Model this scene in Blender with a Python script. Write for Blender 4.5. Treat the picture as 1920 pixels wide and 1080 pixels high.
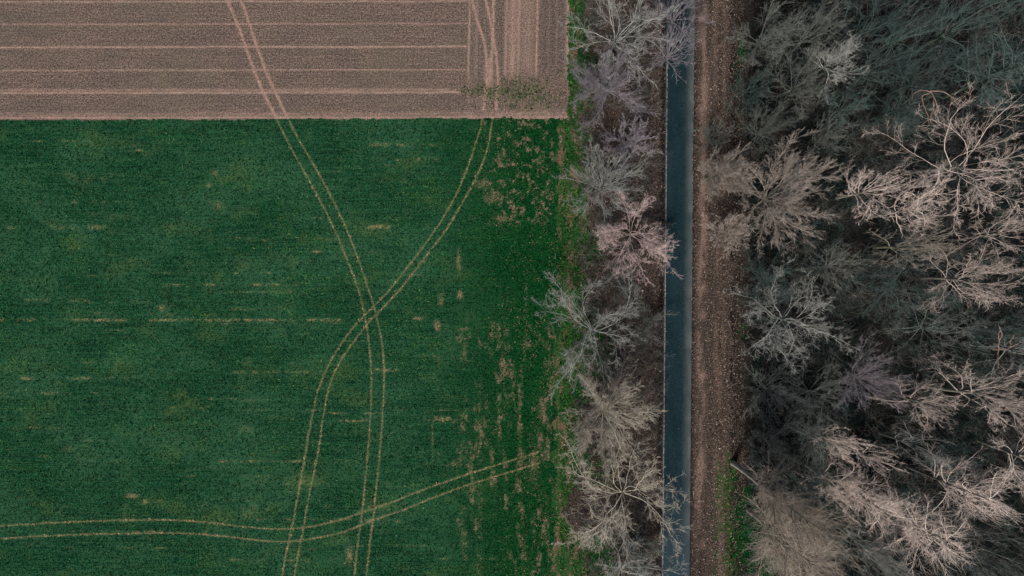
import bpy, math, random
import numpy as np
for o in list(bpy.data.objects): bpy.data.objects.remove(o)
S = bpy.context.scene
COL = S.collection
PX = 0.075            # metres per photo pixel on the ground
H = 91.3              # flying height of the camera
def W(px, py): return ((px-960)*PX, (540-py)*PX)

# ------------------------------------------------------------------ camera, sky, sun, exposure
cd = bpy.data.cameras.new('camera'); cam = bpy.data.objects.new('camera', cd); COL.objects.link(cam)
cam.location = (0, 0, H); cam.rotation_euler = (0, 0, 0)
cd.sensor_width = 36; cd.lens = 36*H/(1920*PX); cd.clip_start = 1; cd.clip_end = 6000
S.camera = cam
SUN_EL, SUN_AZ = 52, 205
wd = bpy.data.worlds.new('World'); S.world = wd; wd.use_nodes = True
wn = wd.node_tree; bg = wn.nodes['Background']
sk = wn.nodes.new('ShaderNodeTexSky'); sk.sky_type = 'NISHITA'; sk.sun_disc = False
sk.sun_elevation = math.radians(SUN_EL); sk.sun_rotation = math.radians(SUN_AZ)
sk.dust_density = 2.0; sk.air_density = 1.0
wn.links.new(sk.outputs[0], bg.inputs[0]); bg.inputs[1].default_value = 0.062
ld = bpy.data.lights.new('sun', 'SUN'); ld.energy = 3.5; ld.angle = math.radians(11); ld.color = (1, .93, .87)
sun = bpy.data.objects.new('sun', ld); COL.objects.link(sun)
# pointing: light comes from azimuth SUN_AZ (clockwise from north)
sun.rotation_euler = (math.radians(90-SUN_EL), 0, math.radians(180-SUN_AZ))
S.view_settings.view_transform = 'Standard'; S.view_settings.look = 'None'
S.view_settings.exposure = 0.66; S.view_settings.gamma = 1
S.render.resolution_x = 1024; S.render.resolution_y = 576

# ------------------------------------------------------------------ helpers
KS = .60     # overall reflectance of the ground cover
def srgb(r, g, b, k=None):
    k = KS if k is None else k
    f = lambda c: (c/255/12.92) if c/255 <= .04045 else ((c/255+.055)/1.055)**2.4
    return (f(r)*k, f(g)*k, f(b)*k, 1)
def hash2(ix, iy, seed):
    n = (ix.astype(np.int64)*374761393 + iy.astype(np.int64)*668265263 + seed*982451653) & 0xffffffff
    n = ((n ^ (n >> 13))*1274126177) & 0xffffffff
    n = n ^ (n >> 16)
    return (n & 0xffffff)/float(0xffffff)
def vn(x, y, seed=0):
    x = np.asarray(x, float); y = np.asarray(y, float)
    ix = np.floor(x); iy = np.floor(y); fx = x-ix; fy = y-iy
    fx = fx*fx*(3-2*fx); fy = fy*fy*(3-2*fy)
    a = hash2(ix, iy, seed); b = hash2(ix+1, iy, seed); c = hash2(ix, iy+1, seed); d = hash2(ix+1, iy+1, seed)
    return (a*(1-fx)+b*fx)*(1-fy) + (c*(1-fx)+d*fx)*fy
def fbm(x, y, seed=0, o=4):
    s = 0; a = .5; t = 0
    for k in range(o):
        s = s+a*vn(x*2**k, y*2**k, seed+k*17); t += a; a *= .5
    return s/t
def sst(a, b, x):
    t = np.clip((x-a)/(b-a), 0, 1); return t*t*(3-2*t)
def seg_dist(px, py, pts):
    d = np.full(px.shape, 1e9)
    for (ax, ay), (bx, by) in zip(pts[:-1], pts[1:]):
        vx, vy = bx-ax, by-ay
        t = np.clip(((px-ax)*vx+(py-ay)*vy)/(vx*vx+vy*vy+1e-9), 0, 1)
        d = np.minimum(d, np.hypot(px-ax-t*vx, py-ay-t*vy))
    return d
def raw_mesh(name, V, F, mats, attrs=None, smooth=False, midx=None):
    """V (n,3), F (m,k) equal-sized faces"""
    me = bpy.data.meshes.new(name)
    n, (m, k) = len(V), F.shape
    me.vertices.add(n); me.vertices.foreach_set('co', np.ascontiguousarray(V, np.float32).ravel())
    me.loops.add(m*k); me.loops.foreach_set('vertex_index', np.ascontiguousarray(F, np.int32).ravel())
    me.polygons.add(m); me.polygons.foreach_set('loop_start', np.arange(0, m*k, k, dtype=np.int32))
    me.polygons.foreach_set('loop_total', np.full(m, k, np.int32))
    for mt in mats: me.materials.append(mt)
    if midx is not None: me.polygons.foreach_set('material_index', midx.astype(np.int32))
    me.polygons.foreach_set('use_smooth', np.full(m, smooth))
    for nm, a in (attrs or {}).items():
        a = np.asarray(a, np.float32)
        if a.ndim == 1:
            at = me.attributes.new(nm, 'FLOAT', 'POINT'); at.data.foreach_set('value', a)
        else:
            at = me.attributes.new(nm, 'FLOAT_COLOR', 'POINT')
            at.data.foreach_set('color', np.concatenate([a, np.ones((len(a), 1), np.float32)], 1).ravel())
    me.update(calc_edges=True); me.validate()
    return me
def link(name, data, parent=None, loc=None):
    o = bpy.data.objects.new(name, data); COL.objects.link(o)
    if parent: o.parent = parent
    if loc is not None: o.location = loc
    return o
def tag(o, label=None, cat=None, group=None, kind=None):
    if label: o['label'] = label
    if cat: o['category'] = cat
    if group: o['group'] = group
    if kind: o['kind'] = kind
    return o

class N:
    """small node-graph builder"""
    def __init__(s, name):
        s.m = bpy.data.materials.new(name); s.m.use_nodes = True; s.t = s.m.node_tree
        s.p = s.t.nodes['Principled BSDF']; s.p.inputs['Specular IOR Level'].default_value = .03
        g = s.t.nodes.new('ShaderNodeNewGeometry'); s.pos = g.outputs['Position']
    def put(s, sock, v):
        if isinstance(v, bpy.types.NodeSocket): s.t.links.new(v, sock)
        elif v is not None: sock.default_value = v
    def n(s, ty, ins={}, **kw):
        nd = s.t.nodes.new(ty)
        for k, v in kw.items(): setattr(nd, k, v)
        for k, v in ins.items(): s.put(nd.inputs[k], v)
        return nd
    def noise(s, scale, stretch=None, detail=3, rough=.6, vec=None):
        v = vec or s.pos
        if stretch: v = s.n('ShaderNodeVectorMath', {0: v, 1: stretch}, operation='MULTIPLY').outputs[0]
        return s.n('ShaderNodeTexNoise', {'Vector': v, 'Scale': scale, 'Detail': detail, 'Roughness': rough}).outputs['Fac']
    def ramp(s, f, a, b):
        return s.n('ShaderNodeMapRange', {'Value': f, 'From Min': a, 'From Max': b}, interpolation_type='SMOOTHSTEP').outputs[0]
    def mix(s, f, a, b, blend='MIX'):
        nd = s.n('ShaderNodeMix', data_type='RGBA', blend_type=blend)
        s.put(nd.inputs[0], f); s.put(nd.inputs[6], a); s.put(nd.inputs[7], b)
        return nd.outputs[2]
    def math(s, op, a, b=0.0):
        nd = s.n('ShaderNodeMath', operation=op); s.put(nd.inputs[0], a); s.put(nd.inputs[1], b); return nd.outputs[0]
    def attr(s, name): return s.n('ShaderNodeAttribute', attribute_name=name).outputs['Fac']
    def attrc(s, name): return s.n('ShaderNodeAttribute', attribute_name=name).outputs['Color']
    def done(s, col, rough=.9, bump=None, dist=.05, strength=.6):
        s.put(s.p.inputs['Base Color'], col); s.put(s.p.inputs['Roughness'], rough)
        if bump is not None:
            b = s.n('ShaderNodeBump', {'Height': bump, 'Distance': dist, 'Strength': strength})
            s.t.links.new(b.outputs[0], s.p.inputs['Normal'])
        return s.m

def lines_axis(a, b, step, far_a, far_b):
    mid = np.arange(a, b+step*.5, step)
    lo = []; v = a; d = step
    while v > far_a: d *= 1.35; v -= d; lo.append(max(v, far_a))
    hi = []; v = mid[-1]; d = step
    while v < far_b: d *= 1.35; v += d; hi.append(min(v, far_b))
    return np.concatenate([lo[::-1], mid, hi])
def sheet(name, xs, ys, z, keep, attrf, mat, label=None):
    """xs, ys in photo pixels on the ground; keep(px,py)->bool per cell centre"""
    X, Y = np.meshgrid(xs, ys); nx, ny = len(xs), len(ys)
    idx = np.arange(nx*ny).reshape(ny, nx)
    F = np.stack([idx[1:, :-1], idx[1:, 1:], idx[:-1, 1:], idx[:-1, :-1]], -1)
    cx = (X[1:, 1:]+X[:-1, :-1])/2; cy = (Y[1:, 1:]+Y[:-1, :-1])/2
    if keep is not None: F = F[keep(cx, cy)]
    F = F.reshape(-1, 4)
    used = np.unique(F); mp = np.full(nx*ny, -1); mp[used] = np.arange(len(used)); F = mp[F]
    px, py = X.ravel()[used], Y.ravel()[used]
    V = np.stack([(px-960)*PX, (540-py)*PX, np.full(len(px), z)], 1)
    at = {k: v for k, v in attrf(px, py).items()} if attrf else None
    o = link(name, raw_mesh(name, V, F, [mat], at))
    return tag(o, label=label, kind='structure')

# ------------------------------------------------------------------ tracks and patches read off the fields
TR = {
 'long': [[(405,-60),(425,0),(448,50),(463,95),(487,160),(515,215),(540,268),(575,330),(605,385),(630,435),(650,485),(668,530),(682,580),(692,640),(697,700),(695,780),(690,850),(683,920),(676,985),(668,1040),(658,1150)],
          [(430,-60),(452,0),(470,50),(484,95),(505,150),(535,212),(560,262),(595,320),(622,370),(648,425),(668,475),(685,525),(700,570),(713,620),(721,680),(719,760),(713,840),(706,910),(700,970),(692,1030),(680,1150)]],
 'curved': [[(907,205),(903,235),(893,265),(882,300),(865,345),(840,395),(800,455),(765,500),(730,545),(700,575),(665,610),(635,650),(610,695),(595,735),(583,790),(573,850),(562,910),(552,965),(543,1010),(533,1050),(520,1150)],
            [(930,205),(921,235),(915,280),(895,330),(870,375),(835,435),(800,478),(765,525),(735,560),(705,590),(690,605),(660,645),(635,680),(618,720),(607,770),(600,830),(588,890),(575,950),(568,1000),(558,1040),(542,1150)]],
 'cross': [[(-80,992),(0,986),(100,980),(200,976),(300,974),(380,978),(450,987),(520,993),(570,990),(630,978),(680,960),(740,940),(800,915),(860,895),(920,875),(1010,848)],
           [(-80,1014),(0,1010),(100,1004),(200,1001),(300,999),(380,1001),(450,1009),(520,1017),(570,1013),(640,1000),(700,975),(760,955),(820,930),(880,908),(940,890),(1012,868)]],
 'head': [[(878,-60),(885,0),(895,40),(908,75),(914,120),(912,160),(907,205)],
          [(903,-60),(910,0),(918,30),(924,70),(932,110),(934,150),(930,205)],
          [(925,-60),(925,0),(925,60),(921,110),(921,150)]],
}
def smooth_line(p, n=3):
    p = np.array(p, float)
    for _ in range(n):
        q = np.empty((2*len(p), 2)); q[0::2][:-1] = .75*p[:-1]+.25*p[1:]; q[1::2][:-1] = .25*p[:-1]+.75*p[1:]
        q = np.concatenate([p[:1], q[:-2], p[-1:]]); p = q
    return p
TRS = {k: [smooth_line(l, 2) for l in v] for k, v in TR.items()}
# patches of thin crop: x0, x1, y, half height, strength, fleck size
STREAK = [(-60,665,600,3.5,.9),(10,240,426,5,.8),(590,885,272,5,.62),(655,735,425,5,.95),(470,640,409,3,.5),(780,832,299,4.5,.9),(600,775,775,3,.75),
 (635,705,789,3.5,.85),(795,862,787,8,.8),(30,340,709,4.5,.68),(20,150,731,3,.6),(400,560,548,3,.55),(380,640,446,2.5,.5),(690,750,694,4,.85),(700,770,546,3,.75),
 (860,960,255,8,.6),(860,900,325,6,.7),(-40,80,802,3,.55),(80,260,864,2.5,.5),(150,290,826,3,.45),(560,700,1055,4,.5),(600,900,640,3,.4),(480,640,852,3,.35),(640,790,950,3,.7),
 (40,120,563,4,.6),(130,210,564,3.5,.75),(170,330,592,3,.6),(0,640,680,3,.4),(430,640,698,3,.6),(-60,400,996,3,.5),(690,880,872,3,.4),(880,930,410,4,.7)]
rs_ = np.random.RandomState(4)
for _k in range(46):
    _x = rs_.uniform(-60, 820); STREAK.append((_x, _x+rs_.uniform(60, 330), rs_.uniform(240, 1070), rs_.uniform(1.6, 4), rs_.uniform(.38, .62)))
for _k in range(12):
    _x = rs_.uniform(0, 700); STREAK.append((_x, _x+rs_.uniform(60, 160), rs_.uniform(250, 1060), rs_.uniform(10, 22), rs_.uniform(.3, .45)))
SPOT = [(248,930,14,6,1.1),(272,940,7,6,1),(850,870,5,6,1),(262,282,10,4,.8),(403,325,10,9,.7),(392,347,5,7,.8),(594,472,10,4,1),(785,597,13,5,1),(303,578,9,7,.9),(315,590,7,5,.6),
 (612,951,7,4,.8),(655,1040,8,22,.95),(860,490,6,34,.7),(862,552,8,12,.9),(828,560,6,20,.75),(820,610,8,12,1),(870,617,12,5,.9),(940,410,16,10,.75),(905,345,20,12,.75),(925,370,25,14,.7),
 (300,938,7,3,.6),(410,385,24,18,.5),(255,490,50,14,.42),(450,500,34,22,.38),(75,395,24,14,.36),(460,805,26,16,.42),(130,840,20,14,.4),(1000,870,16,50,.6),(300,830,60,14,.28),
 (745,300,6,3,.9),(695,975,12,4,1),(745,977,9,4,.9),(858,975,6,4,.8),(235,950,5,3,.6),(585,1030,14,4,.6),(400,1000,9,4,.4)]
def bare_mask(px, py):
    b = np.zeros_like(px)
    n1 = fbm(px/14, py/4, 5, 3); n2 = fbm(px/9, py/9, 9, 3)
    for x0, x1, y, hh, s in STREAK:
        m = sst(x0-12, x0+12, px)*(1-sst(x1-12, x1+12, px))*np.exp(-((py-y)/hh)**2)
        b = np.maximum(b, m*s*(.35+1.3*vn(px/3.1, py/1.7, 63))*(.15+1.4*n1*sst(.3, .62, fbm(px/26, py/40+x0, 31, 2))))
    for x, y, rx, ry, s in SPOT:
        b = np.maximum(b, s*np.exp(-((px-x)/rx)**2-((py-y)/ry)**2)*(.2+.8*n2+.6*vn(px/2.7, py/2.2, 64)))
    # headland beside the verge: patchy vertical strips
    head = sst(790, 900, px)*(1-sst(1030, 1065, px))
    top = sst(205, 225, py)*(1-sst(400, 450, py))*sst(870, 930, px)
    b = np.maximum(b, top*sst(.40, .74, fbm(px/9, py/10, 44, 4))*.66*(.35+1.2*vn(px/2.6, py/2.6, 67)))
    low = sst(560, 640, py)
    vs = fbm(px/13, py/90, 77, 3)*.6+fbm(px/11, py/17, 71, 3)*.5
    b = np.maximum(b, head*(.3+.7*low)*sst(.42, .80, vs)*.68*(.4+1.1*vn(px/2.8, py/4, 65)))
    for x, y0, y1, w, s in [(822,545,870,6,.6),(952,600,800,10,.8),(975,640,1090,7,.75),(942,660,720,6,.7),(1016,740,1100,16,.8),(900,640,1100,14,.5),(865,480,640,5,.4),(812,690,880,5,.7),(1030,560,760,16,.5),(1052,225,560,7,.85),(1022,225,380,6,.6),(980,950,1100,8,.7),(945,720,760,9,.7),(985,480,700,6,.5),(1040,860,1000,9,.5)]:
        m = np.exp(-((px-x)/w)**2)*sst(y0-25, y0+25, py)*(1-sst(y1-25, y1+25, py))
        b = np.maximum(b, m*s*.85*sst(.36, .7, fbm(px/10, py/26, 90+x, 3))*(.4+1.1*vn(px/2.6, py/3.6, 66)))
    return b
def track_mask(px, py, keys, w=2.6):
    w = w*(.55+.8*vn(px/5, py/5, 19))
    t = np.zeros_like(px)
    for k in keys:
        for l in TRS[k]:
            bb = (px > l[:, 0].min()-12) & (px < l[:, 0].max()+12) & (py > l[:, 1].min()-12) & (py < l[:, 1].max()+12)
            if bb.any(): t[bb] = np.maximum(t[bb], np.exp(-(seg_dist(px[bb], py[bb], l)/w[bb])**2))
    return t
def field_edge(px): return 221.5+(960-np.clip(px, -400, 1060))*.0045+3.2*(vn(px/7, px*0, 3)-.5)+3*(vn(px/45, px*0, 4)-.5)
def green_right(py): return 1050+18*(vn(py/22, py*0, 8)-.5)+8*(vn(py/5, py*0, 9)-.5)-12*sst(500, 800, py)
def verge_right(px, py): return 1098+45*(fbm(py/60, px*0, 12, 3)-.5)+16*(vn(px/6, py/6, 13)-.5)-20*sst(560, 700, py)+26*sst(1000, 1060, py)
road_l = lambda py: 1251-py*.0093
road_r = lambda py: 1299.5-.3*sst(0, 300, py)-np.clip(py-300, -2000, 3000)*.0092

# ------------------------------------------------------------------ ground materials
def m_green():
    g = N('young_crop')
    rows = g.noise(1.0, (.14, 4.2, 1), 4, .65); fine = g.noise(5.5, None, 3, .75); big = g.noise(.07, (1, 1.6, 1), 4); mid = g.noise(.6, (.6, 1.6, 1), 3)
    c = g.mix(g.ramp(fine, .32, .70), srgb(0, 38, 24), srgb(58, 112, 76))
    c = g.mix(g.math('MULTIPLY', g.ramp(rows, .40, .62), .6), c, srgb(0, 40, 24))
    c = g.mix(g.math('MULTIPLY', g.ramp(big, .40, .66), .55), c, srgb(58, 102, 72))
    c = g.mix(g.math('MULTIPLY', g.ramp(mid, .50, .72), .35), c, srgb(74, 104, 66))
    yl = g.noise(.16, (.7, 1.3, 1), 3, .6)
    c = g.mix(g.math('MULTIPLY', g.ramp(yl, .52, .72), .4), c, srgb(88, 112, 62))
    w = g.attr('warm')
    c2 = g.mix(g.ramp(fine, .32, .70), srgb(0, 34, 14), srgb(24, 88, 42))
    c = g.mix(w, c, c2)
    b = g.attr('bare'); brk = g.noise(4.2, (1, 1.3, 1), 5, .8)
    s = g.math('ADD', b, g.math('MULTIPLY', g.math('SUBTRACT', brk, .5), 2.2))
    soil = g.mix(g.attr('warm'), g.mix(g.ramp(fine, .35, .68), srgb(64, 84, 52), srgb(178, 154, 112)), g.mix(g.ramp(fine, .35, .68), srgb(84, 78, 60), srgb(184, 148, 130)))
    c = g.mix(g.math('MULTIPLY', g.ramp(s, .28, 1.0), .9), c, soil)
    t = g.attr('track'); ts = g.math('ADD', t, g.math('MULTIPLY', g.math('SUBTRACT', brk, .5), .9))
    c = g.mix(g.math('MULTIPLY', g.ramp(ts, .35, 1.1), .6), c, g.mix(brk, srgb(98, 106, 66), srgb(164, 138, 106)))
    return g.done(c, .95, fine, .12, .8)
def m_brown():
    g = N('tilled_soil')
    fine = g.noise(5, None, 4, .75); rows = g.noise(1, (.10, 7, 1), 5, .7); cols = g.noise(1, (7, .10, 1), 5, .7); big = g.noise(.09, (1, 1.3, 1), 4); clod = g.noise(2.2, (1, 1.2, 1), 3, .7)
    h = g.attr('head')
    st = g.mix(h, rows, cols)
    c = g.mix(g.ramp(fine, .36, .66), srgb(62, 54, 48), srgb(178, 153, 138))
    c = g.mix(g.math('MULTIPLY', g.ramp(st, .40, .62), .55), c, srgb(84, 70, 62))
    c = g.mix(g.math('MULTIPLY', g.ramp(clod, .50, .66), .6), c, srgb(64, 60, 52))
    c = g.mix(g.math('MULTIPLY', g.ramp(big, .38, .68), .4), c, srgb(108, 104, 88))
    c = g.mix(g.attr('grey'), c, g.mix(g.ramp(fine, .36, .66), srgb(52, 52, 50), srgb(128, 116, 110)))
    c = g.mix(g.attr('pale'), c, g.mix(g.ramp(fine, .3, .7), srgb(160, 128, 114), srgb(220, 184, 168)))
    c = g.mix(g.math('MULTIPLY', g.ramp(g.math('ADD', g.attr('green'), g.math('MULTIPLY', g.math('SUBTRACT', clod, .5), .9)), .3, 1.2), .7), c, g.mix(fine, srgb(30, 74, 40), srgb(110, 112, 74)))
    return g.done(c, .95, fine, .15, .8)
def m_ground():
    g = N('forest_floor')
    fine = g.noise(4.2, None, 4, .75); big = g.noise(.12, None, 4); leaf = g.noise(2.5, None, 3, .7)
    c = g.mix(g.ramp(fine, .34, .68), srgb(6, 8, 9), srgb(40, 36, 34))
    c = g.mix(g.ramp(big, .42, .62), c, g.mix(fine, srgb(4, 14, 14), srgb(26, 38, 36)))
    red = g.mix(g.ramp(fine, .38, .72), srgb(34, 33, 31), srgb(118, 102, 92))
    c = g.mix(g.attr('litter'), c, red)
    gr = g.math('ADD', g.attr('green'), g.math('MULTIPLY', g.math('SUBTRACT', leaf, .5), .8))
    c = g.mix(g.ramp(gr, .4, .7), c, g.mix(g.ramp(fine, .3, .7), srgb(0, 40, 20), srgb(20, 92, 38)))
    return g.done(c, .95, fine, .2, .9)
def m_verge():
    g = N('verge_grass')
    fine = g.noise(4.2, None, 4, .75); mid = g.noise(.7, (1.5, .5, 1), 4, .65); st = g.noise(1, (1.5, .25, 1), 3)
    c = g.mix(g.ramp(fine, .32, .70), srgb(4, 48, 22), srgb(62, 102, 52))
    c = g.mix(g.math('MULTIPLY', g.ramp(mid, .47, .62), .9), c, g.mix(g.ramp(fine, .35, .65), srgb(62, 52, 44), srgb(146, 116, 96)))
    c = g.mix(g.math('MULTIPLY', g.ramp(st, .5, .66), .45), c, srgb(46, 84, 34))
    return g.done(c, .95, fine, .15, .8)
def m_dirt():
    g = N('dirt_strip')
    fine = g.noise(4.6, None, 4, .75); st = g.noise(1, (3, .18, 1), 4); leaf = g.noise(3, None, 2, .7); big = g.noise(.2, (1, .4, 1), 3)
    c = g.mix(g.ramp(fine, .34, .68), srgb(20, 19, 19), srgb(104, 92, 84))
    c = g.mix(g.math('MULTIPLY', g.ramp(st, .45, .65), .5), c, srgb(76, 70, 64))
    c = g.mix(g.attr('tan'), c, g.mix(g.ramp(fine, .3, .7), srgb(104, 86, 76), srgb(160, 134, 120)))
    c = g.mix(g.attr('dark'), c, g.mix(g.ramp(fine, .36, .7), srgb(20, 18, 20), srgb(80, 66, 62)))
    gr = g.math('ADD', g.attr('green'), g.math('MULTIPLY', g.math('SUBTRACT', leaf, .5), .9))
    c = g.mix(g.math('MULTIPLY', g.ramp(gr, .42, .7), .8), c, srgb(52, 82, 36))
    return g.done(c, .95, fine, .15, .8)
def m_road():
    g = N('asphalt')
    fine = g.noise(9, None, 3, .8); st = g.noise(1, (3.2, .06, 1), 4, .6); tr = g.noise(.25, (1, .5, 1), 3)
    c = g.mix(g.ramp(fine, .3, .7), srgb(10, 30, 35), srgb(32, 54, 60))
    c = g.mix(g.math('MULTIPLY', g.ramp(st, .42, .66), .35), c, srgb(24, 50, 58))
    c = g.mix(g.math('MULTIPLY', g.ramp(tr, .45, .7), .22), c, srgb(40, 66, 76))
    worn = g.math('ADD', g.attr('edge'), g.math('MULTIPLY', g.math('SUBTRACT', fine, .5), .5))
    c = g.mix(g.math('MULTIPLY', worn, .8), c, srgb(124, 130, 126))
    pt = g.noise(.5, (1.6, .35, 1), 2, .5)
    c = g.mix(g.math('MULTIPLY', g.ramp(pt, .56, .6), .28), c, srgb(44, 58, 62))
    c = g.mix(g.attr('south'), c, srgb(52, 68, 76))
    return g.done(c, .85, fine, .03, .5)
def m_line():
    g = N('white_line_paint'); f = g.noise(4, None, 3, .8)
    return g.done(g.mix(g.ramp(f, .38, .6), srgb(96, 106, 110), srgb(196, 194, 196)), .7)
def m_attr(name, a='col', rough=.85):
    g = N(name); return g.done(g.attrc(a), rough)
M_LEAF = m_attr('dry_leaves'); M_CROP = m_attr('crop_blades'); M_CLOD = m_attr('soil_flecks', rough=.95)

# ------------------------------------------------------------------ the setting
def g_attrs(px, py):
    n = fbm(px/30, py/30, 21, 4)
    lit = (1-sst(1245, 1300, px))*sst(980, 1100, px)*.9*sst(.18, .5, n+.12)*(1-.85*np.exp(-((px-road_l(py)+6)/6)**2))  # litter cut back along the road: dark gutter, soft edge shadow painted in
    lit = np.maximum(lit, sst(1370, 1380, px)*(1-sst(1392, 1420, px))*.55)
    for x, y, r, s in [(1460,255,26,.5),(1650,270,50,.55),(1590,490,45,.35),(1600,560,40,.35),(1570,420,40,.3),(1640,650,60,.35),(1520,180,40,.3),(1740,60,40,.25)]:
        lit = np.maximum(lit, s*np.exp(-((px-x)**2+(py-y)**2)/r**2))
    gr = np.zeros_like(px)
    for x, y, rx, ry, s in [(1400,1000,38,110,1),(1372,900,12,40,.9),(1440,1070,50,40,.9),(1390,95,10,30,.95),(1380,140,8,40,.6),(1440,555,40,60,.4),(1395,625,20,30,.6),(1420,690,30,30,.45),(1395,350,14,30,.5),
                            (1125,1040,55,70,.9),(1110,120,50,40,.8),(1110,880,70,60,.7),(1110,640,60,100,.85),(1100,270,40,60,.6),(1115,470,40,60,.7),(1090,730,40,60,.8),(1240,1040,6,60,.5)]:
        gr = np.maximum(gr, s*np.exp(-((px-x)/rx)**2-((py-y)/ry)**2))
    gr *= .35+1.1*fbm(px/9, py/9, 23, 3)
    return {'litter': lit, 'green': gr}
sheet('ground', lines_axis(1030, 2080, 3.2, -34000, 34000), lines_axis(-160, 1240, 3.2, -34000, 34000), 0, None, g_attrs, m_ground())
def gf_attrs(px, py):
    return {'bare': bare_mask(px, py), 'track': track_mask(px, py, ['long', 'curved', 'cross']), 'warm': sst(760, 1000, px+30*(fbm(px/60, py/60, 2, 3)-.5))}
sheet('green_field', lines_axis(-160, 1070, 2.2, -4000, 1071), lines_axis(210, 1240, 2.2, 209, 5000), .008,
      lambda x, y: (y > field_edge(x)) & (x < green_right(y)), gf_attrs, m_green())
def bf_attrs(px, py):
    x0 = 879-py*.04
    h = sst(x0-2, x0+2, px)
    pale = np.zeros_like(px)
    for y, w, s in [(2,1.7,.75),(44,1.5,.6),(87,1.9,.85),(130.5,1.6,.65),(168,3.5,.4),(173,2.0,.8),(-42,2,.7),(-84,2,.7),(-127,2,.7),(219.5,2.8,.65),(213,5,.28)]:
        yy = y+(960-px)*.0018+1.2*(vn(px/40, py*0, 5+int(abs(y)))-.5)
        m = np.exp(-((py-yy)/(w*.8))**2)*s*(.6+.6*vn(px/9, py*0, 8+int(abs(y))))
        pale = np.maximum(pale, m*(1-h) if y < 200 else m)
    fade = 1-sst(130, 165, py+10*vn(px/9, py/9, 1))
    for x, w, s in [(881,1.6,.7),(963,9,.5),(950,3,.55),(974,4,.5),(1008,1.8,.75),(1067,5,.7),(1030,2,.2),(1045,1.5,.25),(990,14,.3),(895,3,.3)]:
        pale = np.maximum(pale, np.exp(-((px-x+py*.02)/w)**2)*h*s*(.5+.8*fbm(px/4, py/60, x, 3))*fade)
    pale = np.maximum(pale, sst(120, 60, 0*px)*0)
    pale = np.maximum(pale, sst(200, 216, py)*sst(820, 900, px)*.55*vn(px/7, py/5, 6))
    pale = np.maximum(pale, track_mask(px, py, ['long', 'head'], 2.5)*.8*(.55+.6*vn(px/3, py/3, 2)))
    bl = np.exp(-((px-917)/7)**2)*sst(95, 120, py)*(1-sst(150, 175, py))*.5
    pale = np.maximum(pale, bl)
    gr = np.exp(-((px-985)/85)**2-((py-176)/42)**2)*.8+.5*np.exp(-((px-890)/50)**2-((py-170)/14)**2)+.45*np.exp(-((px-934)/9)**2)*(1-sst(30, 80, py))
    gr = np.maximum(gr, .8*np.exp(-((px-1045)/8)**2-((py-188)/9)**2)); gr = np.maximum(gr, .8*np.exp(-((px-1046)/6)**2-((py-136)/4)**2))
    gr = np.maximum(gr, .35*sst(300, 880, px)*(1-h)*fbm(px/60, py/30, 6, 3))
    gk = h*(sst(1012, 1022, px)*.8+.5*np.exp(-((px-895)/8)**2)+.45*np.exp(-((px-938)/9)**2))*(.45+.8*fbm(px/3, py/40, 52, 3))*fade
    gk = np.maximum(gk, .35*sst(.45, .7, fbm(px/50, py/16, 53, 3)))
    return {'grey': np.clip(gk, 0, 1), 'head': h, 'pale': np.clip(pale, 0, 1), 'green': gr*(.2+1.4*fbm(px/9, py/8, 4, 3))}
sheet('ploughed_field', lines_axis(-160, 1072, 2.2, -4000, 1073), lines_axis(-160, 232, 1.9, -5000, 233), .004,
      lambda x, y: (y < field_edge(x)+3) & (x < 1066+5*(vn(y/8, y*0, 8)-.5)), bf_attrs, m_brown())
sheet('grass_verge', lines_axis(1020, 1150, 3, 1019, 1151), lines_axis(-160, 1240, 3, -5000, 5000), .003,
      lambda x, y: (x > np.where(y < 223, 1058, 1030)) & (x < verge_right(x, y)), None, m_verge())
def d_attrs(px, py):
    tan = np.exp(-((px-1318+.012*(py-400))/9)**2)*sst(.3, .65, fbm(px/12, py/55, 61, 4))*.95
    tan = np.maximum(tan, np.exp(-((px-1349)/11)**2)*.5*sst(.35, .7, fbm(px/9, py/80, 62, 3)))
    for y, s in [(35,1),(205,1),(495,.9),(540,1),(590,.8),(706,1.2),(874,1),(1020,.7)]:
        tan = np.maximum(tan, s*np.exp(-((px-1316)/8)**2-((py-y)/9)**2))
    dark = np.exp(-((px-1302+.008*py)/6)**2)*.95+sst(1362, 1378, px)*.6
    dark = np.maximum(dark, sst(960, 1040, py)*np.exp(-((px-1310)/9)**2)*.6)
    gr = sst(780, 900, py)*sst(1325, 1345, px)*1.1*fbm(px/7, py/16, 88, 3)+.2*sst(1350, 1370, px)
    return {'tan': np.clip(tan, 0, 1), 'dark': np.clip(dark, 0, 1), 'green': gr}
sheet('dirt_strip', lines_axis(1280, 1400, 2.4, 1279, 1401), lines_axis(-160, 1240, 3, -5000, 5000), .004,
      lambda x, y: (x > 1292) & (x < 1374+34*(fbm(x/7, y/12, 33, 4)-.5)), d_attrs, m_dirt())
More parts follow.
